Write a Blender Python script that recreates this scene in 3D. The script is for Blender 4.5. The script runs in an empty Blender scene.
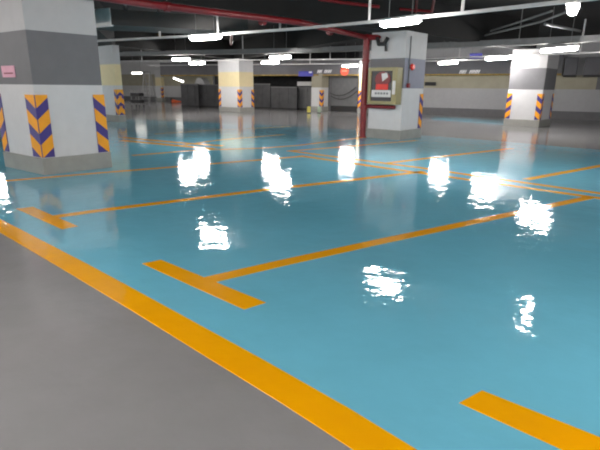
import bpy, math, random
from mathutils import Vector, Matrix
random.seed(4)
S = bpy.context.scene
COL = S.collection

# ------------------------------------------------------------------ camera
F = 480.0; CX, CY = 300.0, 225.0; H = 1.3
pitch = math.atan((225 - 87.3) / F); roll = math.radians(0.58)
FW = Vector((0, math.cos(pitch), -math.sin(pitch)))
r0 = Vector((1, 0, 0)); u0 = r0.cross(FW)
RT = r0 * math.cos(roll) + u0 * math.sin(roll)
UP = -r0 * math.sin(roll) + u0 * math.cos(roll)
EYE = Vector((0, 0, H))
cam_d = bpy.data.cameras.new('camera'); cam = bpy.data.objects.new('camera', cam_d); COL.objects.link(cam)
cam_d.sensor_fit = 'HORIZONTAL'; cam_d.sensor_width = 36; cam_d.lens = 36 * F / 600
cam_d.clip_start = 0.05; cam_d.clip_end = 300
M3 = Matrix((RT, UP, -FW)).transposed()
cam.matrix_world = Matrix.Translation(EYE) @ M3.to_4x4()
S.camera = cam

def at_z(x, y, z):
    """survey: point of the place at height z that the photograph shows at (x, y)"""
    d = FW + RT * ((x - CX) / F) - UP * ((y - CY) / F)
    return EYE + d * ((z - H) / d.z)
def G(x, y): return at_z(x, y, 0.0)
def at_plane(x, y, p, n):
    d = FW + RT * ((x - CX) / F) - UP * ((y - CY) / F)
    return EYE + d * ((p - EYE).dot(n) / d.dot(n))
def height(p, y):
    lo, hi = -3.0, 12.0
    for _ in range(50):
        m = (lo + hi) / 2
        v = Vector((p.x, p.y, m)) - EYE
        if CY - F * v.dot(UP) / v.dot(FW) > y: lo = m
        else: hi = m
    return lo
def xy(deg): return Vector((math.cos(math.radians(deg)), math.sin(math.radians(deg)), 0))
Z = Vector((0, 0, 1))

# ------------------------------------------------------------------ materials
def lin(c): return tuple(((v / 255) / 12.92 if v / 255 <= .04045 else ((v / 255 + .055) / 1.055) ** 2.4) for v in c)
MATS = {}
def mat(name, rgb, rough=0.6, metal=0.0, var=0.10, scale=6.0, bump=0.0, emit=0.0, spec=0.5):
    if name in MATS: return MATS[name]
    m = bpy.data.materials.new(name); m.use_nodes = True
    nt = m.node_tree; b = nt.nodes['Principled BSDF']
    c = lin(rgb)
    tc = nt.nodes.new('ShaderNodeTexCoord'); nz = nt.nodes.new('ShaderNodeTexNoise')
    nz.inputs['Scale'].default_value = scale; nz.inputs['Detail'].default_value = 4
    nt.links.new(tc.outputs['Object'], nz.inputs['Vector'])
    rp = nt.nodes.new('ShaderNodeValToRGB')
    rp.color_ramp.elements[0].position = .3; rp.color_ramp.elements[1].position = .7
    rp.color_ramp.elements[0].color = (*[v * (1 - var) for v in c], 1)
    rp.color_ramp.elements[1].color = (*[min(1, v * (1 + var)) for v in c], 1)
    nt.links.new(nz.outputs['Fac'], rp.inputs['Fac'])
    nt.links.new(rp.outputs['Color'], b.inputs['Base Color'])
    b.inputs['Roughness'].default_value = rough; b.inputs['Metallic'].default_value = metal
    b.inputs['Specular IOR Level'].default_value = spec
    if bump:
        bp = nt.nodes.new('ShaderNodeBump'); bp.inputs['Strength'].default_value = bump; bp.inputs['Distance'].default_value = .01
        nt.links.new(nz.outputs['Fac'], bp.inputs['Height']); nt.links.new(bp.outputs['Normal'], b.inputs['Normal'])
    if emit:
        b.inputs['Emission Color'].default_value = (*c, 1); b.inputs['Emission Strength'].default_value = emit
    MATS[name] = m
    return m

def epoxy(name, rgb, var=0.06, rough=0.04, amp=0.0011, spec=0.5):
    """glossy self-levelling floor paint with a gentle orange-peel ripple"""
    m = bpy.data.materials.new(name); m.use_nodes = True
    nt = m.node_tree; b = nt.nodes['Principled BSDF']; c = lin(rgb)
    tc = nt.nodes.new('ShaderNodeTexCoord')
    n1 = nt.nodes.new('ShaderNodeTexNoise'); n1.inputs['Scale'].default_value = 1.1; n1.inputs['Detail'].default_value = 6; n1.inputs['Roughness'].default_value = .65
    nt.links.new(tc.outputs['Object'], n1.inputs['Vector'])
    rp = nt.nodes.new('ShaderNodeValToRGB')
    rp.color_ramp.elements[0].position = .3; rp.color_ramp.elements[1].position = .7
    rp.color_ramp.elements[0].color = (*[v * (1 - var) for v in c], 1)
    rp.color_ramp.elements[1].color = (*[min(1, v * (1 + var)) for v in c], 1)
    nt.links.new(n1.outputs['Fac'], rp.inputs['Fac']); nt.links.new(rp.outputs['Color'], b.inputs['Base Color'])
    n2 = nt.nodes.new('ShaderNodeTexNoise'); n2.inputs['Scale'].default_value = 6.0; n2.inputs['Detail'].default_value = 3.0; n2.inputs['Roughness'].default_value = .5
    nt.links.new(tc.outputs['Object'], n2.inputs['Vector'])
    bp = nt.nodes.new('ShaderNodeBump'); bp.inputs['Strength'].default_value = 1.0; bp.inputs['Distance'].default_value = amp * 4
    nt.links.new(n2.outputs['Fac'], bp.inputs['Height']); nt.links.new(bp.outputs['Normal'], b.inputs['Normal'])
    b.inputs['Roughness'].default_value = rough; b.inputs['Specular IOR Level'].default_value = spec
    MATS[name] = m
    return m

M_blue = epoxy('blue epoxy floor paint', (116, 195, 220))
M_grey = epoxy("grey epoxy floor", (142, 141, 142), var=.07, rough=.12)
M_line = epoxy('orange yellow line paint', (255, 176, 2), var=.05, rough=.10)
M_pale = epoxy('pale blue line paint', (150, 185, 190))
M_white = mat('white pillar paint', (208, 208, 209), .55, var=.03)
M_upper = mat('pale grey pillar paint', (186, 186, 187), .6, var=.03)
M_band = mat('grey band paint', (112, 112, 115), .6, var=.04)
M_bandb = mat('blue grey band paint', (132, 134, 150), .6, var=.04)
M_cream = mat('cream band paint', (226, 212, 168), .6, var=.03)
M_plinth = mat('grey plinth paint', (150, 150, 144), .5, var=.08)
M_yel = mat('guard yellow', (245, 165, 20), .45, var=.06)
M_navy = mat('guard navy', (62, 50, 128), .45, var=.06)
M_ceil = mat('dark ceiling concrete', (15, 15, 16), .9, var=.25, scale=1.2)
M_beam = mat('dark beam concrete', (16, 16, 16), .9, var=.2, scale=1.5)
M_wall = mat('pale grey wall paint', (165, 165, 167), .7, var=.03)
M_wallc = mat('cream wall band', (158, 153, 134), .7, var=.08, scale=2)
M_wskirt = mat('dark grey skirting paint', (100, 100, 102), .6, var=.08)
M_header = mat('grey lintel paint', (100, 100, 104), .8, var=.1, scale=1.5)
M_edge = mat('faded yellow edge paint', (150, 125, 60), .7, var=.35, scale=5)
M_black = mat('black rubber', (28, 28, 30), .6, var=.1)
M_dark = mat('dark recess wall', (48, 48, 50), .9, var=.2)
M_hoard = mat('charcoal hoarding sheet', (72, 72, 74), .7, var=.18, scale=3)
M_shut = mat('grey shutter', (98, 99, 100), .6, var=.1)
M_red = mat('red pipe paint', (122, 20, 27), .4, var=.15)
M_redb = mat('bright red plastic', (225, 40, 25), .35, var=.08)
M_pink = mat('pink enamel', (226, 165, 185), .5, var=.05)
M_maroon = mat('dark red lettering', (150, 70, 80), .5, var=.05)
M_galv = mat('galvanised steel', (190, 190, 190), .45, metal=.3, var=.08)
M_duct = mat('galvanised duct painted in shade', (52, 51, 50), .6, var=.12, scale=2)  # dim side of the duct: shade put into a dark colour
M_cab = mat('khaki steel cabinet', (150, 140, 98), .45, var=.06)
M_pane = mat('smoked cabinet window', (40, 36, 40), .15, var=.05)
M_strip = mat('white cabinet strip', (215, 212, 210), .4, var=.05)
M_blues = mat('blue sign', (50, 50, 130), .4, var=.06, emit=.25)
M_orange = mat('orange red sign', (235, 90, 58), .4, var=.05)
M_letter = mat('white lettering', (225, 225, 228), .5, var=.03)
M_ylw = mat('bollard yellow', (205, 195, 90), .5, var=.08)
M_pgreen = mat('bollard pale green', (165, 185, 160), .5, var=.08)
M_pipeg = mat('grey conduit', (140, 140, 140), .5, var=.1)
M_tube = mat('lamp diffuser glow', (255, 250, 246), .4, var=.0, emit=50)
M_tubef = mat('far lamp diffuser glow', (255, 250, 240), .4, var=.0, emit=2.5)
M_house = mat('white lamp housing', (225, 225, 225), .4, var=.03)

# ------------------------------------------------------------------ mesh helpers
class MB:
    def __init__(s): s.v = []; s.f = []; s.mi = []; s.sm = []
    def add(s, vs, fs, mi=0, smooth=False):
        o = len(s.v); s.v += [Vector(p) for p in vs]
        for f in fs: s.f.append([i + o for i in f]); s.mi.append(mi); s.sm.append(smooth)
        return s
    def prism(s, poly, z0, z1, mi=0, cap=True):
        n = len(poly); vs = [(p[0], p[1], z0) for p in poly] + [(p[0], p[1], z1) for p in poly]
        fs = [[i, (i + 1) % n, n + (i + 1) % n, n + i] for i in range(n)]
        if cap: fs += [list(range(n))[::-1], list(range(n, 2 * n))]
        return s.add(vs, fs, mi)
    def box(s, o, ax, ay, az, mi=0):
        """corner o and three edge vectors"""
        o, ax, ay, az = map(Vector, (o, ax, ay, az))
        vs = [o, o + ax, o + ax + ay, o + ay]; vs += [p + az for p in vs]
        fs = [[0, 1, 2, 3], [7, 6, 5, 4], [0, 4, 5, 1], [1, 5, 6, 2], [2, 6, 7, 3], [3, 7, 4, 0]]
        if ax.cross(ay).dot(az) > 0: fs = [f[::-1] for f in fs]
        return s.add(vs, fs, mi)
    def cbox(s, c, d, L, W, Hh, mi=0):
        """box centred at c, length L along unit horizontal d"""
        c = Vector(c); d = Vector(d).normalized(); n = Vector((-d.y, d.x, 0)).normalized(); u = d.cross(n)
        return s.box(c - d * L / 2 - n * W / 2 - u * Hh / 2, d * L, n * W, u * Hh, mi)
    def tube(s, p0, p1, r0, r1=None, seg=14, mi=0):
        r1 = r0 if r1 is None else r1; p0 = Vector(p0); p1 = Vector(p1); d = (p1 - p0).normalized()
        a = d.cross(Z if abs(d.z) < .9 else Vector((1, 0, 0))).normalized(); b = d.cross(a)
        vs = []
        for p, r in ((p0, r0), (p1, r1)):
            vs += [p + (a * math.cos(2 * math.pi * i / seg) + b * math.sin(2 * math.pi * i / seg)) * r for i in range(seg)]
        s.add(vs, [[i, (i + 1) % seg, seg + (i + 1) % seg, seg + i] for i in range(seg)], mi, True)
        return s.add(vs, [list(range(seg))[::-1], list(range(seg, 2 * seg))], mi)
    def path(s, pts, r, seg=12, mi=0):
        for a, b in zip(pts, pts[1:]): s.tube(a, b, r, seg=seg, mi=mi)
        for p in pts[1:-1]: s.ball(p, r * 1.0, mi=mi)
        return s
    def ball(s, c, r, seg=12, ring=8, mi=0, sz=1.0):
        c = Vector(c); vs = []
        for j in range(ring + 1):
            t = math.pi * j / ring
            for i in range(seg):
                p = 2 * math.pi * i / seg
                vs.append(c + Vector((math.sin(t) * math.cos(p) * r, math.sin(t) * math.sin(p) * r, math.cos(t) * r * sz)))
        fs = [[j * seg + i, (j + 1) * seg + i, (j + 1) * seg + (i + 1) % seg, j * seg + (i + 1) % seg] for j in range(ring) for i in range(seg)]
        return s.add(vs, fs, mi, True)
    def build(s, name, mats, parent=None, bevel=0.0, label=None):
        me = bpy.data.meshes.new(name)
        if parent is not None and parent.type == 'EMPTY' or parent is not None:
            off = WORLD[parent.name]
        else: off = Vector((0, 0, 0))
        me.from_pydata([tuple(p - off) for p in s.v], [], s.f)
        for m in (mats if isinstance(mats, (list, tuple)) else [mats]): me.materials.append(m)
        for i, p in enumerate(me.polygons): p.material_index = s.mi[i]; p.use_smooth = s.sm[i]
        me.validate(); me.update()
        o = bpy.data.objects.new(name, me); COL.objects.link(o)
        WORLD[o.name] = off
        if parent is not None: o.parent = parent
        if bevel:
            b = o.modifiers.new('bevel', 'BEVEL'); b.width = bevel; b.segments = 2; b.limit_method = 'ANGLE'
        if label: o['label'] = label
        return o
WORLD = {}
def tag(o, label, cat, group=None):
    o['label'] = label; o['category'] = cat
    if group: o['group'] = group
    return o
def thing(name, loc, label, cat, group=None):
    o = bpy.data.objects.new(name, None); COL.objects.link(o); o.location = loc; o.empty_display_size = .2
    WORLD[o.name] = Vector(loc)
    return tag(o, label, cat, group)
def struct(o): o['kind'] = 'structure'; return o

# ------------------------------------------------------------------ floor
fl = MB().prism([(-45, -8), (45, -8), (45, 70), (-45, 70)], -.2, 0).build('floor', M_grey); struct(fl)
def sheet(poly, z, name, m, label=None):
    n = len(poly)
    pts = [Vector((p[0], p[1], 0)) for p in poly]
    area = sum(pts[i].x * pts[(i + 1) % n].y - pts[(i + 1) % n].x * pts[i].y for i in range(n))
    if area < 0: pts = pts[::-1]
    return MB().prism(pts, 0.0002, z).build(name, m, fl, label=label)
def ext(a, b, t):  # point beyond b
    return b + (b - a).normalized() * t
bu = [G(0, 219), G(88, 264.6), G(130, 287.3), G(256, 356.2), G(350, 409.5), G(416, 450)]
blw = [G(0, 232.5), G(55, 264.8), G(130, 309.8), G(206, 357), G(280, 402.5), G(353, 450)]
bu = [ext(bu[1], bu[0], 14)] + bu + [ext(bu[-2], bu[-1], 6)]
blw = [ext(blw[1], blw[0], 14)] + blw + [ext(blw[-2], blw[-1], 6)]
far = [G(130, 119.5), G(330, 128), G(440, 136.5), G(520, 143), G(600, 150)]
far = [ext(far[1], far[0], 12)] + far + [ext(far[-2], far[-1], 8)]
sheet(bu + far[::-1], .002, 'bay_coating', M_blue, 'glossy blue coating over the parking bays')
sheet([G(432, 119.5), G(503, 124.5), G(503, 121), G(432, 117)], .002, 'bay_coating', M_blue, 'blue bay strip beyond the far driveway, before the pale back wall')
sheet(bu + blw[::-1], .004, 'edge_line', M_line, 'broad orange-yellow line between blue bays and grey driveway')

def strip(pts, w):
    """constant-width ribbon outline along ground points"""
    L, R = [], []
    for i, p in enumerate(pts):
        d = (pts[min(i + 1, len(pts) - 1)] - pts[max(i - 1, 0)]).normalized(); n = Vector((-d.y, d.x, 0))
        L.append(p + n * w / 2); R.append(p - n * w / 2)
    return L + R[::-1]
def lines(name, strips, label, z=.004):
    mb = MB()
    for k, poly in enumerate(strips):
        n = len(poly); a = sum(poly[i].x * poly[(i + 1) % n].y - poly[(i + 1) % n].x * poly[i].y for i in range(n))
        mb.prism(poly if a > 0 else poly[::-1], .0002, z + .0004 * k)
    return mb.build(name, M_line, fl, label=label)
W = .125
lines('bay_marking', [[G(142, 264), G(161, 260), G(266, 303), G(244, 310)], strip([G(203, 281.6), G(280, 263.7), G(380, 241.8), G(480, 220.8), G(590, 197.5)], W)],
      'T-shaped bay line whose bar lies nearest the middle of the photo')
lines('bay_marking', [[G(16, 209), G(33, 207), G(78, 226.5), G(62, 229.5)], strip([G(50, 217.6), G(100, 210.6), G(260, 190.6), G(345, 180.9), G(424, 171.6)], W)],
      'T-shaped bay line in front of the big left pillar')
lines('bay_marking', [[G(459, 403.5), G(482, 391), G(600, 438), ext(G(482, 391), G(600, 438), .35), ext(G(459, 403.5), G(561, 450), .3), G(561, 450)]],
      'end of a bay line bar at the lower right corner')
lines('bay_marking', [strip([ext(G(100, 173), G(4, 181.2), 1.5), G(4, 181.2), G(100, 173), G(220.7, 163.2), G(300, 156.6)], .11)],
      'bay line passing along the foot of the big left pillar')
lines('bay_marking', [strip([G(132, 155.6), G(192, 150.6), G(262, 148.2), G(300, 145.3), G(348, 139.3), G(372, 136.5)], .11)], 'thin bay line running behind to the foot of the red riser pipe')
lines('bay_marking', [strip([G(184, 145), G(220, 140), G(284, 134.5)], .11)], 'short far bay line below the cream-banded pillar')
lines('bay_marking', [strip([G(155, 134), G(200, 131), G(290, 126.5)], .11)], 'farthest bay line, near the cream-banded pillar foot')
lines('bay_marking', [strip([G(386, 163.4), G(440, 156.8), G(512, 148.5)], .12)], 'bay line right of the cabinet pillar, beyond the double line')
lines('bay_marking', [strip([G(526, 179.6), G(600, 166), ext(G(526, 179.6), G(600, 166), 2)], .125)], 'bay line beyond the double line at the right edge')
lines('bay_marking', [strip([G(290, 151), G(345, 146.8), G(417, 140.4)], .11)], 'bay line from the far end of the double line towards the cabinet pillar')
b2a = [G(288, 150.8), G(420, 167.9), G(445, 171.6), G(600, 193.5)]
b2a.append(ext(b2a[-2], b2a[-1], 6))
b2b = [G(300, 155.9), G(409, 171.6), G(440, 175.8), G(584, 196.2), ]
b2b.append(ext(b2b[-2], b2b[-1], 6.5))
lines('double_line', [strip(b2a, .13), strip(b2b, .13)], 'long double yellow line between back-to-back bays at right')
lines('double_line', [strip([G(122, 137.5), G(170, 142), G(222, 146)], .2), strip([G(122, 140.5), G(170, 145), G(215, 149)], .2)], 'short double yellow line behind the big left pillar')
MB().prism([G(322, 109.6), G(358, 110.8), G(358, 109.6), G(322, 108.4)][::1], .0002, .004).build('pale_line', M_pale, fl, label='pale bluish floor strip before the grey shutter')

# ------------------------------------------------------------------ ceiling, beams
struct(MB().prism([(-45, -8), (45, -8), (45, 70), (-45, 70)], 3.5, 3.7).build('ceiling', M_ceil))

# ------------------------------------------------------------------ pillars
def corner_guard(mb, c, du, dn, z0, z1, w=.17, period=.36, rise=.16):
    """one half of a corner guard: c corner on the shaft, du away from the corner, dn outward"""
    c = c - du * .012; w = w + .012
    mb.box(c + dn * .001 + Z * z0, du * w, dn * .0105, Z * (z1 - z0), 0)
    zc = z1 + rise * 0
    k = 0
    while True:
        top = z1 - .0 - k * period - 0.0; bot = top - period * .55
        if bot + rise < z0 - .2 or k > 8: break
        # polygon in (u, z): corner edge lower, outer edge higher
        poly = [(0, top), (0, bot), (w, bot + rise), (w, top + rise)]
        def clip(poly, lim, keep_below):
            out = []
            for i in range(len(poly)):
                a, b = poly[i], poly[(i + 1) % len(poly)]
                ia = a[1] <= lim if keep_below else a[1] >= lim
                ib = b[1] <= lim if keep_below else b[1] >= lim
                if ia: out.append(a)
                if ia != ib:
                    t = (lim - a[1]) / (b[1] - a[1]); out.append((a[0] + (b[0] - a[0]) * t, lim))
            return out
        poly = clip(poly, z1, True)
        if poly: poly = clip(poly, z0, False)
        if len(poly) >= 3:
            pts = [c + dn * .012 + du * u + Z * z for u, z in poly]
            n = (pts[1] - pts[0]).cross(pts[2] - pts[0])
            if n.dot(dn) < 0: pts = pts[::-1]
            mb.add(pts, [list(range(len(pts)))], 1)
        k += 1

def pillar(label, xl, cx, cy, xr, band, upper=None, top=2.665, aL=138, aR=48, guards='flr', right_band=None, sizeL=None, sizeR=None, plinth_h=.25, fw=.17):
    c = G(cx, cy); dl, dr = xy(aL), xy(aR)
    def reach(d, px):
        lo, hi = 0, 6
        for _ in range(40):
            m = (lo + hi) / 2; v = c + d * m - EYE; x = CX + F * v.dot(RT) / v.dot(FW)
            if (x - px) * (1 if d is dr else -1) < 0: lo = m
            else: hi = m
        return lo
    a = sizeL or reach(dl, xl); b = sizeR or reach(dr, xr)
    root = thing('pillar', c + (dl * a + dr * b) / 2, label, 'pillar')
    e = .025
    q = [c, c + dr * b, c + dr * b + dl * a, c + dl * a]
    inn = lambda p, m: p
    C = c + (dl + dr) * e; A = a - 2 * e; B = b - 2 * e
    s = [C, C + dr * B, C + dr * B + dl * A, C + dl * A]
    mb = MB()
    upper = upper or M_upper
    mb.prism(s, 0, 1.3, 0); mb.prism(s, 2.03, top, 2, True)
    vs = [(p.x, p.y, 1.3) for p in s] + [(p.x, p.y, 2.03) for p in s]
    mb.add(vs, [[0, 1, 5, 4]], 3); mb.add(vs, [[1, 2, 6, 5], [2, 3, 7, 6], [3, 0, 4, 7]], 1)
    mb.build('shaft', [M_white, band, upper, right_band or band], root)
    MB().prism(q, 0, plinth_h).build('plinth', M_plinth, root, bevel=.012)
    z0, z1 = plinth_h + .01, 1.16
    dL, dR = Vector((-dl.y, dl.x, 0)), Vector((dr.y, -dr.x, 0))   # outward normals of left face and right face
    for g in guards:
        m = MB()
        if g == 'f': corner_guard(m, C, dl, dL, z0, z1, w=fw); corner_guard(m, C, dr, dR, z0, z1)
        if g == 'r': corner_guard(m, C + dr * B, -dr, dR, z0, z1); corner_guard(m, C + dr * B, dl, dr, z0, z1)
        if g == 'l': corner_guard(m, C + dl * A, -dl, dL, z0, z1); corner_guard(m, C + dl * A, dr, dl, z0, z1)
        m.build('corner_guard', [M_navy, M_yel], root)
    return dict(c=C, dl=dl, dr=dr, a=A, b=B, nl=dL, nr=dR, root=root)

PL = pillar('large grey-banded pillar nearest at left with a pink notice', 5, 44.5, 175.5, 112.5, M_band, aL=144, aR=48.5, fw=.27)
PM = pillar('grey-banded pillar carrying the fire hose cabinet beside red riser pipe', 366, 400, 140.5, 421, M_band, right_band=M_bandb, guards='r')
PR = pillar('grey-banded pillar standing alone at right before the pale wall', 503, 538.5, 127.5, 550, M_band)
PS = pillar('cream-banded white pillar in mid distance left of the red riser', 219, 240, 112.6, 254.5, M_cream, upper=M_white)
P1 = pillar('cream-banded pillar half hidden behind the large left pillar', 98, 119, 122.5, 126.5, M_cream, guards='fr', sizeL=1.1, upper=M_upper)
PT = pillar('small far pillar with faded cream top beside the grey shutter', 310.5, 321.5, 111.2, 328.5, M_wallc, upper=M_wallc, top=2.05, guards='f')
P3 = pillar('farthest cream-banded pillar beyond the ladder at left', 152.5, 162.5, 101, 166.5, M_cream, guards='f')
PU = pillar('cream and white pillar peeping out left of the red riser', 357, 364, 113.5, 372, M_cream, upper=M_white)

def beam_line(p, d, L0, L1, w, z0, z1, name, label):
    d = d.normalized(); n = Vector((-d.y, d.x, 0))
    o = MB().box(p + d * L0 - n * w / 2 + Z * z0, d * (L1 - L0), n * w, Z * (z1 - z0)).build(name, M_beam)
    o['label'] = label; return struct(o)
def mid(P): return P['c'] + P['dl'] * P['a'] / 2 + P['dr'] * P['b'] / 2
for nm, P, d in (('beam_main', PL, mid(PM) - mid(PL)), ('beam_cross', PM, mid(PS) - mid(PM)), ('beam_right', PR, mid(PR) - mid(PM)), ('beam_left', PL, mid(P1) - mid(PL))):
    pass
dm = (mid(PM) - mid(PL))
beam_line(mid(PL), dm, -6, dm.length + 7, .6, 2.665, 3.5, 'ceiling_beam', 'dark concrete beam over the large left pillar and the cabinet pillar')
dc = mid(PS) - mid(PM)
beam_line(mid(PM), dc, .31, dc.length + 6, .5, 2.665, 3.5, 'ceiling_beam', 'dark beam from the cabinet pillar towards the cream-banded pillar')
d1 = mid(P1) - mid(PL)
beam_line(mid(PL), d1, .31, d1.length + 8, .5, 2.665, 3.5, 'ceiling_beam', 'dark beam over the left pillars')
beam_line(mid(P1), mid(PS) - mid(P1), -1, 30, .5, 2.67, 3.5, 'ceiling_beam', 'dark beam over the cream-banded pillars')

# ------------------------------------------------------------------ far walls
W0 = G(205, 106.8); W1 = G(600, 120.5)
wd = (W1 - W0).normalized(); wn = Vector((wd.y, -wd.x, 0))        # wn points to the viewer
if wn.y > 0: wn = -wn
def onwall(x): # ground point of the wall line seen at column x
    k = at_plane(x, 110, W0, wn); return Vector((k.x, k.y, 0))
wa, wb = onwall(362), ext(W0, W1, 14)
def slab(a, b, z0, z1, t, m, name, front=0.0):
    d = (b - a)
    return MB().box(a + wn * front + Z * z0, d, -wn * t, Z * (z1 - z0)).build(name, m)
struct(slab(wa, wb, 0, 3.5, .3, M_wall, 'wall_back'))
struct(slab(wa, wb, 0, .36, .02, M_wskirt, 'baseboard_back', .03))
c1 = onwall(592)
o = slab(wa, c1, 1.33, 1.94, .004, M_wallc, 'trim_1', .006); o['label'] = 'faded cream band under the lintel'; struct(o)
o = slab(c1, wb, 1.33, 1.94, .004, M_wskirt, 'trim_2', .006); o['label'] = 'dark grey band at the right end of the back wall'; struct(o)
# lintel with yellow lower edge
ha, hb = onwall(166), onwall(556)
lint = thing('lintel_beam', (ha + hb) / 2 + Z * 1.95, 'long grey lintel with a yellow lower edge and faint white letters across the back', 'lintel')
MB().box(ha + wn * .3 + Z * 2.0, hb - ha, -wn * .29, Z * .8).build('lintel_face', M_header, lint)
MB().box(ha + wn * .305 + Z * 1.94, hb - ha, -wn * .29, Z * .07).build('edge_stripe', M_edge, lint)
def lettering(px0, px1, py, hgt):
    mb = MB(); n = 6; p = W0 + wn * .31
    a = at_plane(px0, py, p, wn); b = at_plane(px1, py, p, wn); L = (b - a).length
    rnd = random.Random(3)
    for i in range(n):
        if i == 2: continue
        q = a + wd * (L * i / n); sl = wd * .07
        w = L / n * .55
        mb.box(q, sl + Z * hgt, wd * .05, wn * .01)
        mb.box(q + wd * w, sl + Z * hgt, wd * .05, wn * .01)
        mb.box(q + sl * .5 + Z * hgt * .5, wd * w, Z * .05, wn * .01)
    return mb.build('lettering', M_letter, lint)
lettering(317, 331, 73, .17); lettering(459, 479, 73.6, .17)
# dark header right of the alone-standing pillar: two boxes
p1, p2, p3 = onwall(558), onwall(577), onwall(630)
for a, b, lb in ((p1, p2 - wd * .25, 'dark box housing high on the wall just right of the lone right pillar'), (p2, p3, 'dark box housing high on the wall at the right edge')):
    t = thing('box_housing', (a + b) / 2 + Z * 1.9, lb, 'housing')
    MB().box(a + wn * .45 + Z * 1.93, b - a, -wn * .44, Z * .75).build('casing', M_header, t, bevel=.04)
    MB().box(a + wn * .46 + Z * 1.86, b - a, -wn * .45, Z * .07).build('bottom_edge', M_black, t)

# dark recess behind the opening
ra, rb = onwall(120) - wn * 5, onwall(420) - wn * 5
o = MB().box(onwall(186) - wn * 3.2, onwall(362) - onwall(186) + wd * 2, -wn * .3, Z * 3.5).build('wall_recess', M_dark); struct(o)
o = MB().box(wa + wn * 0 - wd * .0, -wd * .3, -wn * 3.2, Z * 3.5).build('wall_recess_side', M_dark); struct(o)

def on_off(px, off):
    k = at_plane(px, 110, W0 + wn * off, wn); return Vector((k.x, k.y, 0))
# grey roller shutter right of the small far pillar
a, b = on_off(329, -.3), on_off(357, -.3)
t = thing('roller_shutter', (a + b) / 2, 'grey roller shutter between the small far pillar and the red riser', 'shutter')
mb = MB(); n = 16
for i in range(n):
    z = .3 + 1.65 * i / n
    mb.box(a + Z * z, b - a, -wn * .06, Z * (1.65 / n * .82)); mb.box(a + Z * (z + 1.65 / n * .8) - wn * .02, b - a, -wn * .04, Z * (1.65 / n * .22))
mb.build('slat_curtain', M_shut, t)
MB().box(a - wn * .0, b - a, -wn * .08, Z * .3).build('bottom_rail', M_black, t)
MB().box(a + Z * .0, wd * .1, wn * .05, Z * 1.95).build('guide_rail', M_wskirt, t)
def sag_cable(x0, y0, x1, y1, sag, lbl):
    p = W0 - wn * .2
    A = at_plane(x0, y0, p, wn); B = at_plane(x1, y1, p, wn)
    pts = [A.lerp(B, i / 12) - Z * sag * 4 * (i / 12) * (1 - i / 12) for i in range(13)]
    return tag(MB().path(pts, .018, 6).build('hanging_cable', M_black), lbl, 'cable')
sag_cable(330, 93, 356, 87, .28, 'upper dark cable sagging across the grey shutter')
sag_cable(331, 96, 357, 91, .3, 'lower dark cable sagging across the grey shutter')
# charcoal hoarding panels
def panel(x0, x1, off, ht, lb, m=M_hoard, y2=0):
    a, b = on_off(x0, off), on_off(x1, off)
    t = thing('hoarding_panel', (a + b) / 2, lb, 'hoarding panel')
    mb = MB(); L = (b - a).length; n = max(3, int(L / .28))
    for i in range(n):   # shallow corrugation
        q = a + wd * (L * i / n); k = .03 if i % 2 else 0
        mb.box(q + wn * k + Z * .08, wd * (L / n), -wn * .05, Z * (ht - .12))
    mb.build('sheet', m, t)
    MB().box(a + wn * .04 + Z * (ht - .06), b - a, -wn * .1, Z * .06).build('top_rail', M_wskirt, t)
    for q in (a, b - wd * .08): MB().box(q - wn * .06, wd * .08, -wn * .06, Z * (ht - .04)).build('post', M_black, t)
    MB().box(a + wn * .04, b - a, -wn * .1, Z * .09).build('bottom_rail', M_black, t)
    return t
panel(182, 199, .6, 1.45, 'leftmost charcoal hoarding panel, under the pale bundle')
panel(199.6, 219.5, .3, 1.42, 'charcoal hoarding panel left of the cream-banded pillar')
panel(232, 270.5, -.4, 1.5, 'charcoal hoarding panel right behind the cream-banded pillar')
panel(271, 297, -.2, 1.32, 'charcoal hoarding panel with pale top edge, right of the cream-banded pillar')
panel(298, 311.5, -.6, 1.32, 'grey hoarding panel beside the small far pillar', M_shut)
a, b = on_off(297, -.4), on_off(310.5, -.4)
t = MB().box(a + Z * 1.38, b - a, -wn * .15, Z * .24).build('cross_bar', M_upper, bevel=.01)
tag(t, 'pale horizontal beam over the grey panel left of the small far pillar', 'beam')
# pale bundle over the hoarding
k = on_off(203.5, -.5)
t = thing('bundle', k, 'pale grey rounded bundle showing above the charcoal hoarding', 'bundle')
mb = MB(); mb.cbox(k + Z * .7, wd, .72, .5, 1.4); o = mb.build('crate', M_black, t)
mb = MB(); N = 10
arc = [(-.42 + .84 * i / N, 1.42 + .42 * (1 - abs(2 * i / N - 1) ** 2.6)) for i in range(N + 1)]
vs = [k + wd * u + wn * s + Z * z for s in (.3, -.3) for u, z in arc]
fs = [[i, i + 1, N + 2 + i, N + 1 + i] for i in range(N)] + [list(range(N + 1))[::-1], list(range(N + 1, 2 * N + 2)), [0, N + 1, 2 * N + 1, N]]
mb.add(vs, fs); mb.build('cover', M_upper, t)

# left far wall
la, lb_ = G(112, 99.5), G(186, 101.5)
ld = (lb_ - la).normalized(); ln = Vector((ld.y, -ld.x, 0)); ln = ln if ln.y < 0 else -ln
la = la - ld * 14; lb_ = lb_ + ld * 3
struct(MB().box(la, lb_ - la, -ln * .3, Z * 3.5).build('wall_left', M_upper))
struct(MB().box(la + ln * .03, lb_ - la, -ln * .02, Z * .35).build('baseboard_left', M_wskirt))
o = MB().box(la + ln * .012 + Z * 1.3, lb_ - la, -ln * .01, Z * 1.0).build('trim_3', M_wallc); struct(o)

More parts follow.
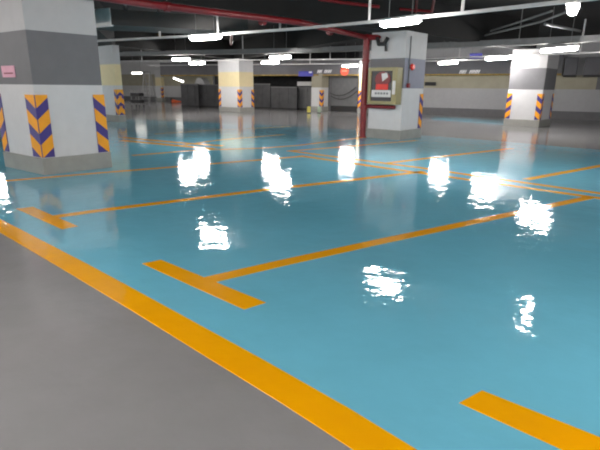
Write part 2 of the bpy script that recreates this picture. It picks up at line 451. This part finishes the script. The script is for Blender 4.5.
# ------------------------------------------------------------------ red fire pipework
pipe_z = 2.62
rb_ = G(362.3, 137.2)
rz = height(rb_, 37.5)
riser = thing('fire_riser', rb_, 'thick red riser pipe standing against the cabinet pillar', 'pipe')
mp = MB(); mp.tube(rb_, rb_ + Z * rz, .085, seg=18); mp.ball(rb_ + Z * rz, .087)
mp.build('riser_pipe', M_red, riser)
MB().tube(rb_, rb_ + Z * .03, .11, seg=18).build('floor_flange', M_red, riser)
for zz in (.75, 1.95): MB().tube(rb_ + Z * zz, rb_ + Z * (zz + .07), .105, seg=18).build('coupling', M_red, riser)
ra_ = at_z(150, 4, rz); rc = at_z(408, 36, rz)
top = rb_ + Z * rz
main = thing('fire_main', top, 'long red main pipe under the ceiling from upper left to riser', 'pipe')
d = (ra_ - top).normalized()
mm = MB(); mm.path([top + d * (ra_ - top).length * 2.0, at_z(150, 4.5, rz), at_z(300, 22.5, rz), top, ], .06, 16)
mm.build('pipe_run', M_red, main)
mb = MB(); mb.path([top, Vector((rc.x, rc.y, rz - .02))], .07, 14); mb.build('branch_pipe', M_red, main)
for t_ in (.25, .6, .95, 1.3):
    q = top + (ra_ - top) * t_
    MB().tube(q - d * .05, q + d * .05, .075, seg=16).build('coupling', M_red, main)
    MB().tube(q + Z * .1, Vector((q.x, q.y, 2.74 if t_ > 5 else 3.5)), .012, seg=6).build('hanger_rod', M_pipeg, main)
# thin sprinkler pipes
def thin(pts, r, m, name, lb, cat='pipe'):
    return tag(MB().path(pts, r, 8).build(name, m), lb, cat)
zs = 3.1
thin([at_z(318, -1, zs), at_z(346, 3, zs), at_z(379, 6.8, zs)], .035, MATS['pink'] if 'pink' in MATS else M_red, 'sprinkler_pipe', 'thin red sprinkler pipe at the top edge above the riser')
thin([at_z(400, 9, zs), at_z(432, 11.5, zs), at_z(435, -6, zs)], .03, M_red, 'sprinkler_pipe', 'red sprinkler pipe loop over the cabinet pillar lamp')
thin([at_z(417, -6, zs), at_z(416, 12, zs)], .025, M_red, 'sprinkler_pipe', 'short red sprinkler branch crossing the pipe loop')
thin([at_z(180, 13, 3.2), at_z(236, 44, 2.62)], .02, M_pipeg, 'conduit_pipe', 'slanting conduit beyond the first lamp') if False else None
thin([at_z(232, 24, 2.9), at_z(231, 44, 2.62)], .04, M_red, 'sprinkler_drop', 'short dark red drop pipe right of the first lamp')
thin([at_z(455, 43, 2.85), at_z(490, 34, 2.85), at_z(540, 22, 2.85), at_z(572, 10, 2.85)], .025, M_pipeg, 'conduit_pipe', 'thin grey conduit slanting up towards the top right lamp')
thin([at_z(470, 37, 3.0), at_z(510, 25, 3.0), at_z(552, 11, 3.0)], .025, M_pipeg, 'conduit_pipe', 'upper thin grey conduit at top right')
thin([at_z(545, 24, 2.85), at_z(580, 31, 2.85)], .035, M_pipeg, 'conduit_pipe', 'short grey conduit at right above the cable tray')

# ------------------------------------------------------------------ cabinet on the pillar
C, dl, nl = PM['c'], PM['dl'], PM['nl']
zb, zt = height(C, 104.6) , height(C, 68)
zb, zt = .90, 1.80
cabw = .86; cd = .26
o0 = C + dl * .03 + nl * .004
cab = thing('fire_hose_cabinet', o0 + dl * cabw / 2 + Z * zb, 'khaki fire hose cabinet with dark window on the pillar beside the red riser', 'cabinet')
MB().box(o0 + Z * zb, dl * cabw, nl * (cd - .03), Z * (zt - zb)).build('case', M_cab, cab, bevel=.01)
f0 = o0 + nl * (cd - .03)
hw = .63; wx0 = .14; wz0, wz1 = zb + .08, zt - .08     # window zone measured from the right edge
door = MB()
fr = nl * .03
door.box(f0 + Z * zb, dl * wx0, fr, Z * (zt - zb)); door.box(f0 + dl * (wx0 + hw) + Z * zb, dl * (cabw - wx0 - hw), fr, Z * (zt - zb))
door.box(f0 + dl * wx0 + Z * zb, dl * hw, fr, Z * (wz0 - zb)); door.box(f0 + dl * wx0 + Z * wz1, dl * hw, fr, Z * (zt - wz1))
dr_ = door.build('door', M_cab, cab)
MB().box(f0 + dl * wx0 + Z * wz0, dl * hw, nl * .008, Z * (wz1 - wz0)).build('window_pane', M_pane, dr_)
g0 = f0 + nl * .009
mb = MB(); N = 18; cc = g0 + dl * (wx0 + hw * .46) + Z * (wz1 - .2)
for r_a, r_b in ((.0, .19),):
    ring = [cc + dl * (.23 * math.cos(2 * math.pi * i / N)) + Z * (.18 * math.sin(2 * math.pi * i / N)) for i in range(N)]
    mb.add(ring + [p + nl * .012 for p in ring], [[i, (i + 1) % N, N + (i + 1) % N, N + i] for i in range(N)] + [list(range(N, 2 * N))])
mb.build('red_hose_reel', M_red, dr_)
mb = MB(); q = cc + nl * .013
mb.add([q + dl * .0 + Z * -.06, q - dl * .16 + Z * .05, q - dl * .12 + Z * .15, q + dl * .04 + Z * .13], [[0, 1, 2, 3], [3, 2, 1, 0]]); mb.build('painted_glare', M_strip, dr_)  # window highlight, painted on as a white patch
MB().box(g0 + dl * (wx0 + .12) + Z * (wz0 + .28), dl * .36, nl * .014, Z * .14).build('red_notice', M_redb, dr_)
MB().box(g0 + dl * (wx0 + .03) + Z * (wz0 + .10), dl * (hw - .06), nl * .016, Z * .17).build('text_strip', M_strip, dr_)
for i in range(5): MB().box(g0 + dl * (wx0 + .1 + .085 * i) + nl * .016 + Z * (wz0 + .165), dl * .055, nl * .003, Z * .05).build('printed_character', M_band, dr_)
MB().box(f0 + dl * .03 + nl * .03 + Z * (zb + .25), dl * .08, nl * .035, Z * .33).build('handle', M_strip, dr_, bevel=.012)
# pipe below the cabinet
bz = zb - .07
thin([rb_ + Z * bz, o0 + dl * (cabw * .5) + nl * .1 + Z * bz, o0 + dl * .12 + nl * .1 + Z * bz], .05, M_red, 'hose_branch', 'red branch pipe from the riser along under the hose cabinet')
# alarm bell and switch with conduit on the right face of that pillar
nr, dr2 = PM['nr'], PM['dr']
def onface(x, y, P, n): return at_plane(x, y, P['c'], n)
k = onface(410.8, 67, PM, nr)
bell = thing('alarm_bell', k, 'small red alarm bell on the blue-grey band of the cabinet pillar', 'alarm')
MB().tube(k + nr * .0, k + nr * .04, .05, seg=14).build('base', M_red, bell)
mb = MB(); mb.tube(k + nr * .04, k + nr * .09, .085, .06, seg=18); mb.build('gong', M_redb, bell)
k2 = onface(407.5, 85.5, PM, nr)
sw = thing('alarm_button', k2, 'dark red alarm button low on the grey band of the cabinet pillar', 'alarm')
MB().box(k2 - dr2 * .055 - Z * .055, dr2 * .11, nr * .05, Z * .11).build('box', M_red, sw, bevel=.01)
MB().tube(k2 + nr * .05, k2 + nr * .06, .03, seg=12).build('push_disc', M_maroon, sw)
ck = onface(408.8, 50, PM, nr); kk = Vector((k2.x, k2.y, 0))
thin([Vector((k2.x, k2.y, 2.55)) + nr * .015, Vector((k2.x, k2.y, k2.z + .06)) + nr * .015], .014, M_wskirt, 'conduit_pipe', 'thin grey conduit down the right face of the cabinet pillar')
# dark cable bundle at the head of the same pillar
k = at_plane(385, 39, C, nl) + nl * .06
mb = MB(); mb.path([k + dl * .2 + Z * .05, k + dl * .14 - Z * .12, k - dl * .02 - Z * .12, k - dl * .12 + Z * .02], .05, 8); mb.path([k - dl * .06 - Z * .05, k - dl * .08 - Z * .3], .03, 8)
tag(mb.build('cable_bundle', M_black), 'black cable bundle hanging at the top of the cabinet pillar', 'cable')

# pink notice on the large left pillar
n_, d_ = PL['nl'], PL['dl']
p = PL['c'] + n_ * .004
kn = [at_plane(x, y, p, n_) for x, y in ((15, 66.5), (2, 65), (2.5, 76.5), (15.5, 78))]
cn = sum(kn, Vector()) / 4
wn_ = (kn[0] - kn[1]).length; hn_ = .165
no = thing('notice_plate', cn, 'small pink notice plate on the grey band of the large left pillar', 'sign')
MB().box(cn - d_ * wn_ / 2 - Z * hn_ / 2, d_ * wn_, n_ * .008, Z * hn_).build('plate', M_pink, no)
mb = MB()
for i in range(7): mb.box(cn - d_ * (wn_ * .36) + d_ * (wn_ * .72 * i / 7) - Z * .036 + n_ * .008, d_ * (wn_ * .085), n_ * .003, Z * .022)
mb.build('lettering', M_maroon, no)

# ------------------------------------------------------------------ ceiling ducts, tray, tracks, lamps
def tray():
    pts = [at_z(60, 55.5, 2.6), at_z(300, 50.8, 2.6), at_z(450, 45.6, 2.6), at_z(600, 39, 2.6)]
    pts.append(ext(pts[-2], pts[-1], 6))
    M_tr = mat('dull cable tray steel', (125, 125, 125), .6, var=.1)
    root = thing('cable_tray', pts[1], 'wide grey cable tray running across below the beams', 'cable tray')
    mb = MB()
    for a, b in zip(pts, pts[1:]):
        d = (b - a).normalized(); n = Vector((-d.y, d.x, 0)); L = (b - a).length + .02
        mb.box(a - n * .2 - Z * .07, d * L, n * .4, Z * .015)
        for s in (-.2, .185): mb.box(a + n * s - Z * .07, d * L, n * .015, Z * .16)
    mb.build('channel', M_tr, root)
    a, b = pts[0], pts[-1]
    for i in range(8):
        j = i / 8 * (len(pts) - 1); k = int(j); q = pts[k].lerp(pts[k + 1], j - k)
        MB().tube(q + Z * .02, Vector((q.x, q.y, 3.5)), .012, seg=6).build('hanger_rod', M_pipeg, root)
    mb = MB(); mb.path([p + Z * .0 for p in pts], .05, 8); mb.build('cable_run', M_black, root)
tray()
def track(pts, lb, hang, w=.05):
    root = thing('lamp_track', pts[0], lb, 'lamp track')
    mb = MB()
    for a, b in zip(pts, pts[1:]):
        d = (b - a).normalized(); n = Vector((-d.y, d.x, 0))
        mb.box(a - n * w / 2 - Z * .02, d * ((b - a).length + .01), n * w, Z * .05)
    mb.build('channel', M_galv, root)
    for q in hang:
        MB().box(q + Vector((-.02, -.02, .03)), (.04, 0, 0), (0, .04, 0), Z * (3.5 - q.z - .03)).build('hanger_rod', M_galv, root)
TZ = 2.46
t1 = [at_z(x, y, TZ) for x, y in ((60, 43.6), (100, 41), (205, 35.6), (300, 28.8), (400, 19.6), (462, 13.5), (583, 0), (640, -7))]
track(t1, 'nearest pale lamp track crossing the ceiling above the first lamps', [at_z(x, y, TZ) for x, y in ((160, 38), (218, 34.6), (280, 30.3), (369, 22.5), (462, 13.5), (560, 2.5))], .06)
t3 = [at_z(x, y, TZ) for x, y in ((60, 62.4), (197, 60.6), (270, 60), (430, 58.6), (498, 56.3), (600, 52.5), (640, 51))]
track(t3, 'farther lamp track below the cable tray', [at_z(x, y, TZ) for x, y in ((142, 61.4), (243, 60.2), (330, 59.5), (459, 57.6), (580, 53.3))], .05)
t4 = [at_z(x, y, TZ) for x, y in ((150, 65.6), (349, 63.8), (447, 60.6), (520, 58.8))]
track(t4, 'farthest lamp track near the lintel', [at_z(x, y, TZ) for x, y in ((310, 64.1), (400, 62.2))], .05)

LZ = 2.36; LD = xy(-36)
def make_lamp(c, lb, group='tube lamps under the ceiling', L=.84, d=LD, m=M_tube, first=[None]):
    if first[0] is None:
        root = thing('tube_lamp', (0, 0, 0), lb, 'ceiling lamp', group)
        mb = MB(); N = 10
        # diffuser: long capsule-shaped glowing tube with rounded ends, along local x
        st = [(-.5, .02), (-.485, .042), (-.45, .058), (-.38, .066), (0, .068), (.38, .066), (.45, .058), (.485, .042), (.5, .02)]
        vs = [Vector((x, .95 * r * math.cos(2 * math.pi * i / 14), (.74 * r * math.sin(2 * math.pi * i / 14)))) for x, r in st for i in range(14)]
        fs = [[k * 14 + i, k * 14 + (i + 1) % 14, (k + 1) * 14 + (i + 1) % 14, (k + 1) * 14 + i] for k in range(len(st) - 1) for i in range(14)]
        mb.add(vs, [f[::-1] for f in fs] + [list(range(14)), list(range((len(st) - 1) * 14, len(st) * 14))[::-1]], 0, True)
        df = mb.build('diffuser', M_tube, root)
        MB().box((-.48, -.085, .045), (.96, 0, 0), (0, .17, 0), (0, 0, .035)).build('housing', M_house, root)
        for x in (-.3, .3): MB().tube((x, 0, .085), (x, 0, 3.5 - LZ), .006, seg=6).build('hanger_rod', M_pipeg, root)
        first[0] = root
    else:
        src = first[0]; root = src.copy(); COL.objects.link(root)
        for ch in list(src.children):
            k = ch.copy(); COL.objects.link(k); k.parent = root
        tag(root, lb, 'ceiling lamp', group)
    root.location = c; root.rotation_euler = (0, 0, math.atan2(d.y, d.x)); root.scale = (L, 1, 1)
    return root
LAMPS = [
 (205.2, 37.6, .92, -32, 'lit tube lamp on the nearest track, left of the cream-banded pillar'),
 (399.8, 22.6, .86, -54, 'large lit tube lamp over the cabinet pillar'),
 (558.7, 49.7, 1.2, -70, 'lit tube lamp above the lone right pillar, to its right'),
 (498.5, 58.3, 1.2, -66, 'lit tube lamp just left of the lone right pillar head'),
 (448, 62.8, 1.05, -60, 'lit tube lamp right of the cabinet pillar over the lintel'),
 (350, 66, 1.1, -52, 'lit tube lamp above the round orange-red sign'),
 (280, 57.4, 1.02, -39, 'upper right lamp of the close pair right of the cream-banded pillar'),
 (270, 62.5, 1.02, -38, 'lower left lamp of the close pair right of the cream-banded pillar'),
 (197, 63.2, 1.05, -37, 'lower right lamp of the close pair left of the cream-banded pillar'),
 (181, 59.6, 1.05, -36, 'upper left lamp of the close pair left of the cream-banded pillar'),
]
for x, y, L_, a_, lb in LAMPS: make_lamp(at_z(x, y, LZ), lb, L=L_, d=xy(a_))
g = G(526, 313); make_lamp(Vector((g.x, g.y, 0)) * ((H + LZ + .06) / H) + Z * (LZ + .06), 'lit tube lamp seen end-on near the top edge at the right', L=.6, d=xy(62))
for px, dd in ((112, 30.0), (108, 38.0), (238, 28.0)):  # extra lamps out of sight, added to brighten the far area
    q = at_plane(px, 73, Vector((0, dd, 0)), Vector((0, 1, 0))); make_lamp(Vector((q.x, q.y, LZ)), 'unseen tube lamp added behind a cream-banded pillar to light the far area', 'unseen lamps added behind pillars')
q = at_plane(175, 73, Vector((0, 36, 0)), Vector((0, 1, 0))); k_ = make_lamp(Vector((q.x, q.y, 2.85)), 'unseen tube lamp added above and behind the left end of the lintel', 'unseen lamps added behind lintel'); k_.scale.z = .55  # extra lamp out of sight, added to brighten the far left corner
# lamp hidden behind the large left pillar (its reflection shows at the left edge)
g = G(1, 189.5); make_lamp(Vector((g.x, g.y, 0)) * ((H + LZ) / H) + Z * LZ, 'lit tube lamp behind the large left pillar, seen only mirrored in floor')
# unseen lamps added behind and beside the viewer to light the near floor
for i, (x, y) in enumerate(((-6.0, 3.2), (-2.5, .6), (.6, -2.0), (4.2, -4.6), (7.2, 2.6), (10.5, 5.5), (-8, 8), (-5.5, -3.5), (-3.6, 1.6), (2.8, 1.2))):
    make_lamp(Vector((x, y, LZ)), 'unseen tube lamp added around the viewer to light the near floor', 'tube lamps added out of view')

# far small lamps
def far_lamp(a, b, lb):
    root = thing('far_tube_lamp', (a + b) / 2, lb, 'ceiling lamp')
    MB().tube(a, b, .07, seg=10).build('tube', M_tubef, root)
    MB().tube(a + Z * .09, b + Z * .09, .06, seg=8).build('housing', M_house, root)
    for q in (a.lerp(b, .15), a.lerp(b, .85)): MB().tube(q + Z * .1, Vector((q.x, q.y, 3.5)), .012, seg=6).build('hanger_rod', M_pipeg, root)
pl = W0 - wn * 8
far_lamp(at_plane(173.5, 78, pl, Vector((0, -1, 0))), at_plane(183.5, 81.8, pl, Vector((0, -1, 0))), 'small tilted far lamp above the left end of the hoarding')
far_lamp(at_plane(132, 73.2, pl, Vector((0, -1, 0))), at_plane(142, 73, pl, Vector((0, -1, 0))), 'small far lamp over the trolley beyond the left pillars')

# duct behind the large left pillar head
k = at_z(111, 25, 2.62)
du_ = thing('ventilation_duct', k, 'grey box duct end with a side painted bright as lamp-lit right of the large left pillar head', 'duct')
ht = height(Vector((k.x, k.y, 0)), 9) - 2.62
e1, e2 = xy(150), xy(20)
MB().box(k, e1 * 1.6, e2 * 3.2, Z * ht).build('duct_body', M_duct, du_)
MB().box(k - e1 * .02 - e2 * .02, e1 * 1.64, e2 * .019, Z * (ht + .02)).build('painted_lit_face', mat('duct face painted lit', (235, 235, 232), .5), du_)  # white colour stands for lamp light falling on this side
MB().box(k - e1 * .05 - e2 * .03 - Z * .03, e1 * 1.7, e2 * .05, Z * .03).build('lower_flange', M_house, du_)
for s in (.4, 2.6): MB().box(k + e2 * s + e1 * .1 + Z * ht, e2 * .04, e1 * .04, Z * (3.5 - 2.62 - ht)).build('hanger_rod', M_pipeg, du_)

# ------------------------------------------------------------------ signs and small things at the back
pw = W0 + wn * .32
a = at_plane(299, 71.3, pw, wn); b = at_plane(313, 76.3, pw, wn)
si = thing('direction_sign', (a + b) / 2, 'small blue sign on the lintel left of the small far pillar', 'sign')
MB().box(Vector((a.x, a.y, b.z)), Vector((b.x - a.x, b.y - a.y, 0)), wn * .06, Z * (a.z - b.z)).build('panel', M_blues, si, bevel=.01)
q0 = at_plane(309, 73, pw + wn * .07, wn); MB().box(q0, wd * .18, wn * .01, Z * .08).build('white_mark', M_letter, si)
pw2 = W0 + wn * 1.2
a = at_plane(470, 53.5, pw2, wn); b = at_plane(482, 58.5, pw2, wn)
si = thing('direction_sign', (a + b) / 2, 'blue hanging sign between the cabinet pillar and the lone right pillar', 'sign')
MB().box(Vector((a.x, a.y, b.z)), Vector((b.x - a.x, b.y - a.y, 0)), wn * .06, Z * (a.z - b.z)).build('panel', M_blues, si, bevel=.01)
for s in (.1, .45): MB().box(Vector((a.x, a.y, a.z)) + wd * s, wd * .02, wn * .02, Z * max(.05, 3.5 - a.z)).build('hanger_rod', M_pipeg, si)
k = at_plane(344.7, 71, pw, wn)
rs = thing('round_sign', k, 'round orange-red sign on the lintel under a lamp', 'sign')
MB().tube(k, k + wn * .04, .25, seg=24).build('disc', M_orange, rs)
MB().box(k + wn * .041 - wd * .16 - Z * .04, wd * .32, wn * .006, Z * .08).build('pale_bar', mat('pale sign bar', (250, 150, 120), .4), rs)
k = at_plane(425, 82, W0 + wn * .02, wn); b = at_plane(436, 85.7, W0 + wn * .02, wn)
wp = thing('wall_plate', (k + b) / 2, 'small dark plate on the back wall just right of the cabinet pillar', 'plate')
MB().box(Vector((k.x, k.y, b.z)), Vector((b.x - k.x, b.y - k.y, 0)), wn * .05, Z * (k.z - b.z)).build('plate', M_black, wp, bevel=.01)
MB().box(Vector((k.x, k.y, b.z)) + wn * .05 + wd * .05 + Z * .03, Vector((b.x - k.x, b.y - k.y, 0)) - wd * .1, wn * .006, Z * (k.z - b.z - .06)).build('face', M_dark, wp)

def bollard(x, y, ytop, m, lb, w=.2):
    p = G(x, y); h = height(p, ytop)
    r = thing('bollard', p, lb, 'bollard')
    MB().tube(p + Z * .04, p + Z * h, w / 2, w / 2 * .92, seg=14).build('post', m, r)
    MB().tube(p, p + Z * .04, w / 2 * 1.25, seg=14).build('base', M_black, r)
    MB().ball(p + Z * h, w / 2 * .92, sz=.35).build('cap', m, r)
bollard(308.8, 113, 107, M_ylw, 'short yellow bollard before the small far pillar')
bollard(319, 113, 107.2, M_pgreen, 'short pale green bollard before the small far pillar', .17)

# trolley, ladder and orange block at far left
def trolley():
    c = G(138, 106.5); d = Vector((1, -.25, 0)).normalized(); n = Vector((-d.y, d.x, 0))
    r = thing('trolley', c, 'dark two-tier trolley beyond the half hidden left pillar', 'trolley')
    L, Wd = .62, .6
    for z in (.32, .75): MB().cbox(c + Z * z, d, L, Wd, .2).build('tray', M_black, r, bevel=.02)
    for s in (-1, 1):
        for t in (-1, 1):
            q = c + d * s * (L / 2 - .04) + n * t * (Wd / 2 - .04)
            MB().tube(q + Z * .1, q + Z * .9, .022, seg=8).build('leg', M_pipeg, r)
            MB().tube(q + Z * .05 - n * .02, q + Z * .05 + n * .02, .05, seg=12).build('wheel', M_black, r)
    MB().path([c - d * L / 2 - n * .24 + Z * .9, c - d * L / 2 - d * .12 - n * .24 + Z * 1.02, c - d * L / 2 - d * .12 + n * .24 + Z * 1.02, c - d * L / 2 + n * .24 + Z * .9], .02, 8).build('handle', M_pipeg, r)
trolley()
def ladder():
    c = G(149.5, 106); ht_ = height(c, 72); d = Vector((1, -.2, 0)).normalized(); n = Vector((-d.y, d.x, 0))
    r = thing('step_ladder', c, 'tall thin grey step ladder beyond the left pillars', 'ladder')
    for t, nm in ((-1, 'front_frame'), (1, 'rear_frame')):
        mb = MB()
        for s in (-1, 1): mb.tube(c + d * s * .3 + n * t * .5, c + d * s * .2 + n * t * .05 + Z * ht_, .028, seg=8)
        if t < 0:
            for i in range(1, 9):
                f = i / 9; w = .3 - .1 * f
                mb.cbox(c + n * t * (.5 - .45 * f) + Z * ht_ * f, d, 2 * w, .08, .03)
        else:
            for f in (.3, .65): mb.cbox(c + n * t * (.5 - .45 * f) + Z * ht_ * f, d, .5, .03, .03)
        mb.build(nm, M_pipeg, r)
    MB().cbox(c + Z * ht_, d, .42, .16, .04).build('top_step', M_black, r)
ladder()
c = G(176.5, 103.2)
t = thing('traffic_cone', c, 'orange cone lying low at the left end of the hoarding', 'cone')
mb = MB(); mb.tube(c + Vector((-.35, 0, .14)), c + Vector((.35, .1, .1)), .17, .05, seg=14); mb.build('cone_body', mat('cone orange', (225, 95, 40), .5), t)
mb = MB(); mb.box(c + Vector((-.4, -.22, 0)), (.05, 0, 0), (0, .44, 0), (0, 0, .42)); mb.build('cone_base', M_black, t)

# ------------------------------------------------------------------ ambient
w = bpy.data.worlds.new('world'); S.world = w; w.use_nodes = True
w.node_tree.nodes['Background'].inputs['Color'].default_value = (1, .99, .98, 1)
w.node_tree.nodes['Background'].inputs['Strength'].default_value = .68
S.cycles.filter_width = 2.0
S.view_settings.view_transform = 'Standard'; S.view_settings.look = 'None'
S.view_settings.exposure = 1.55
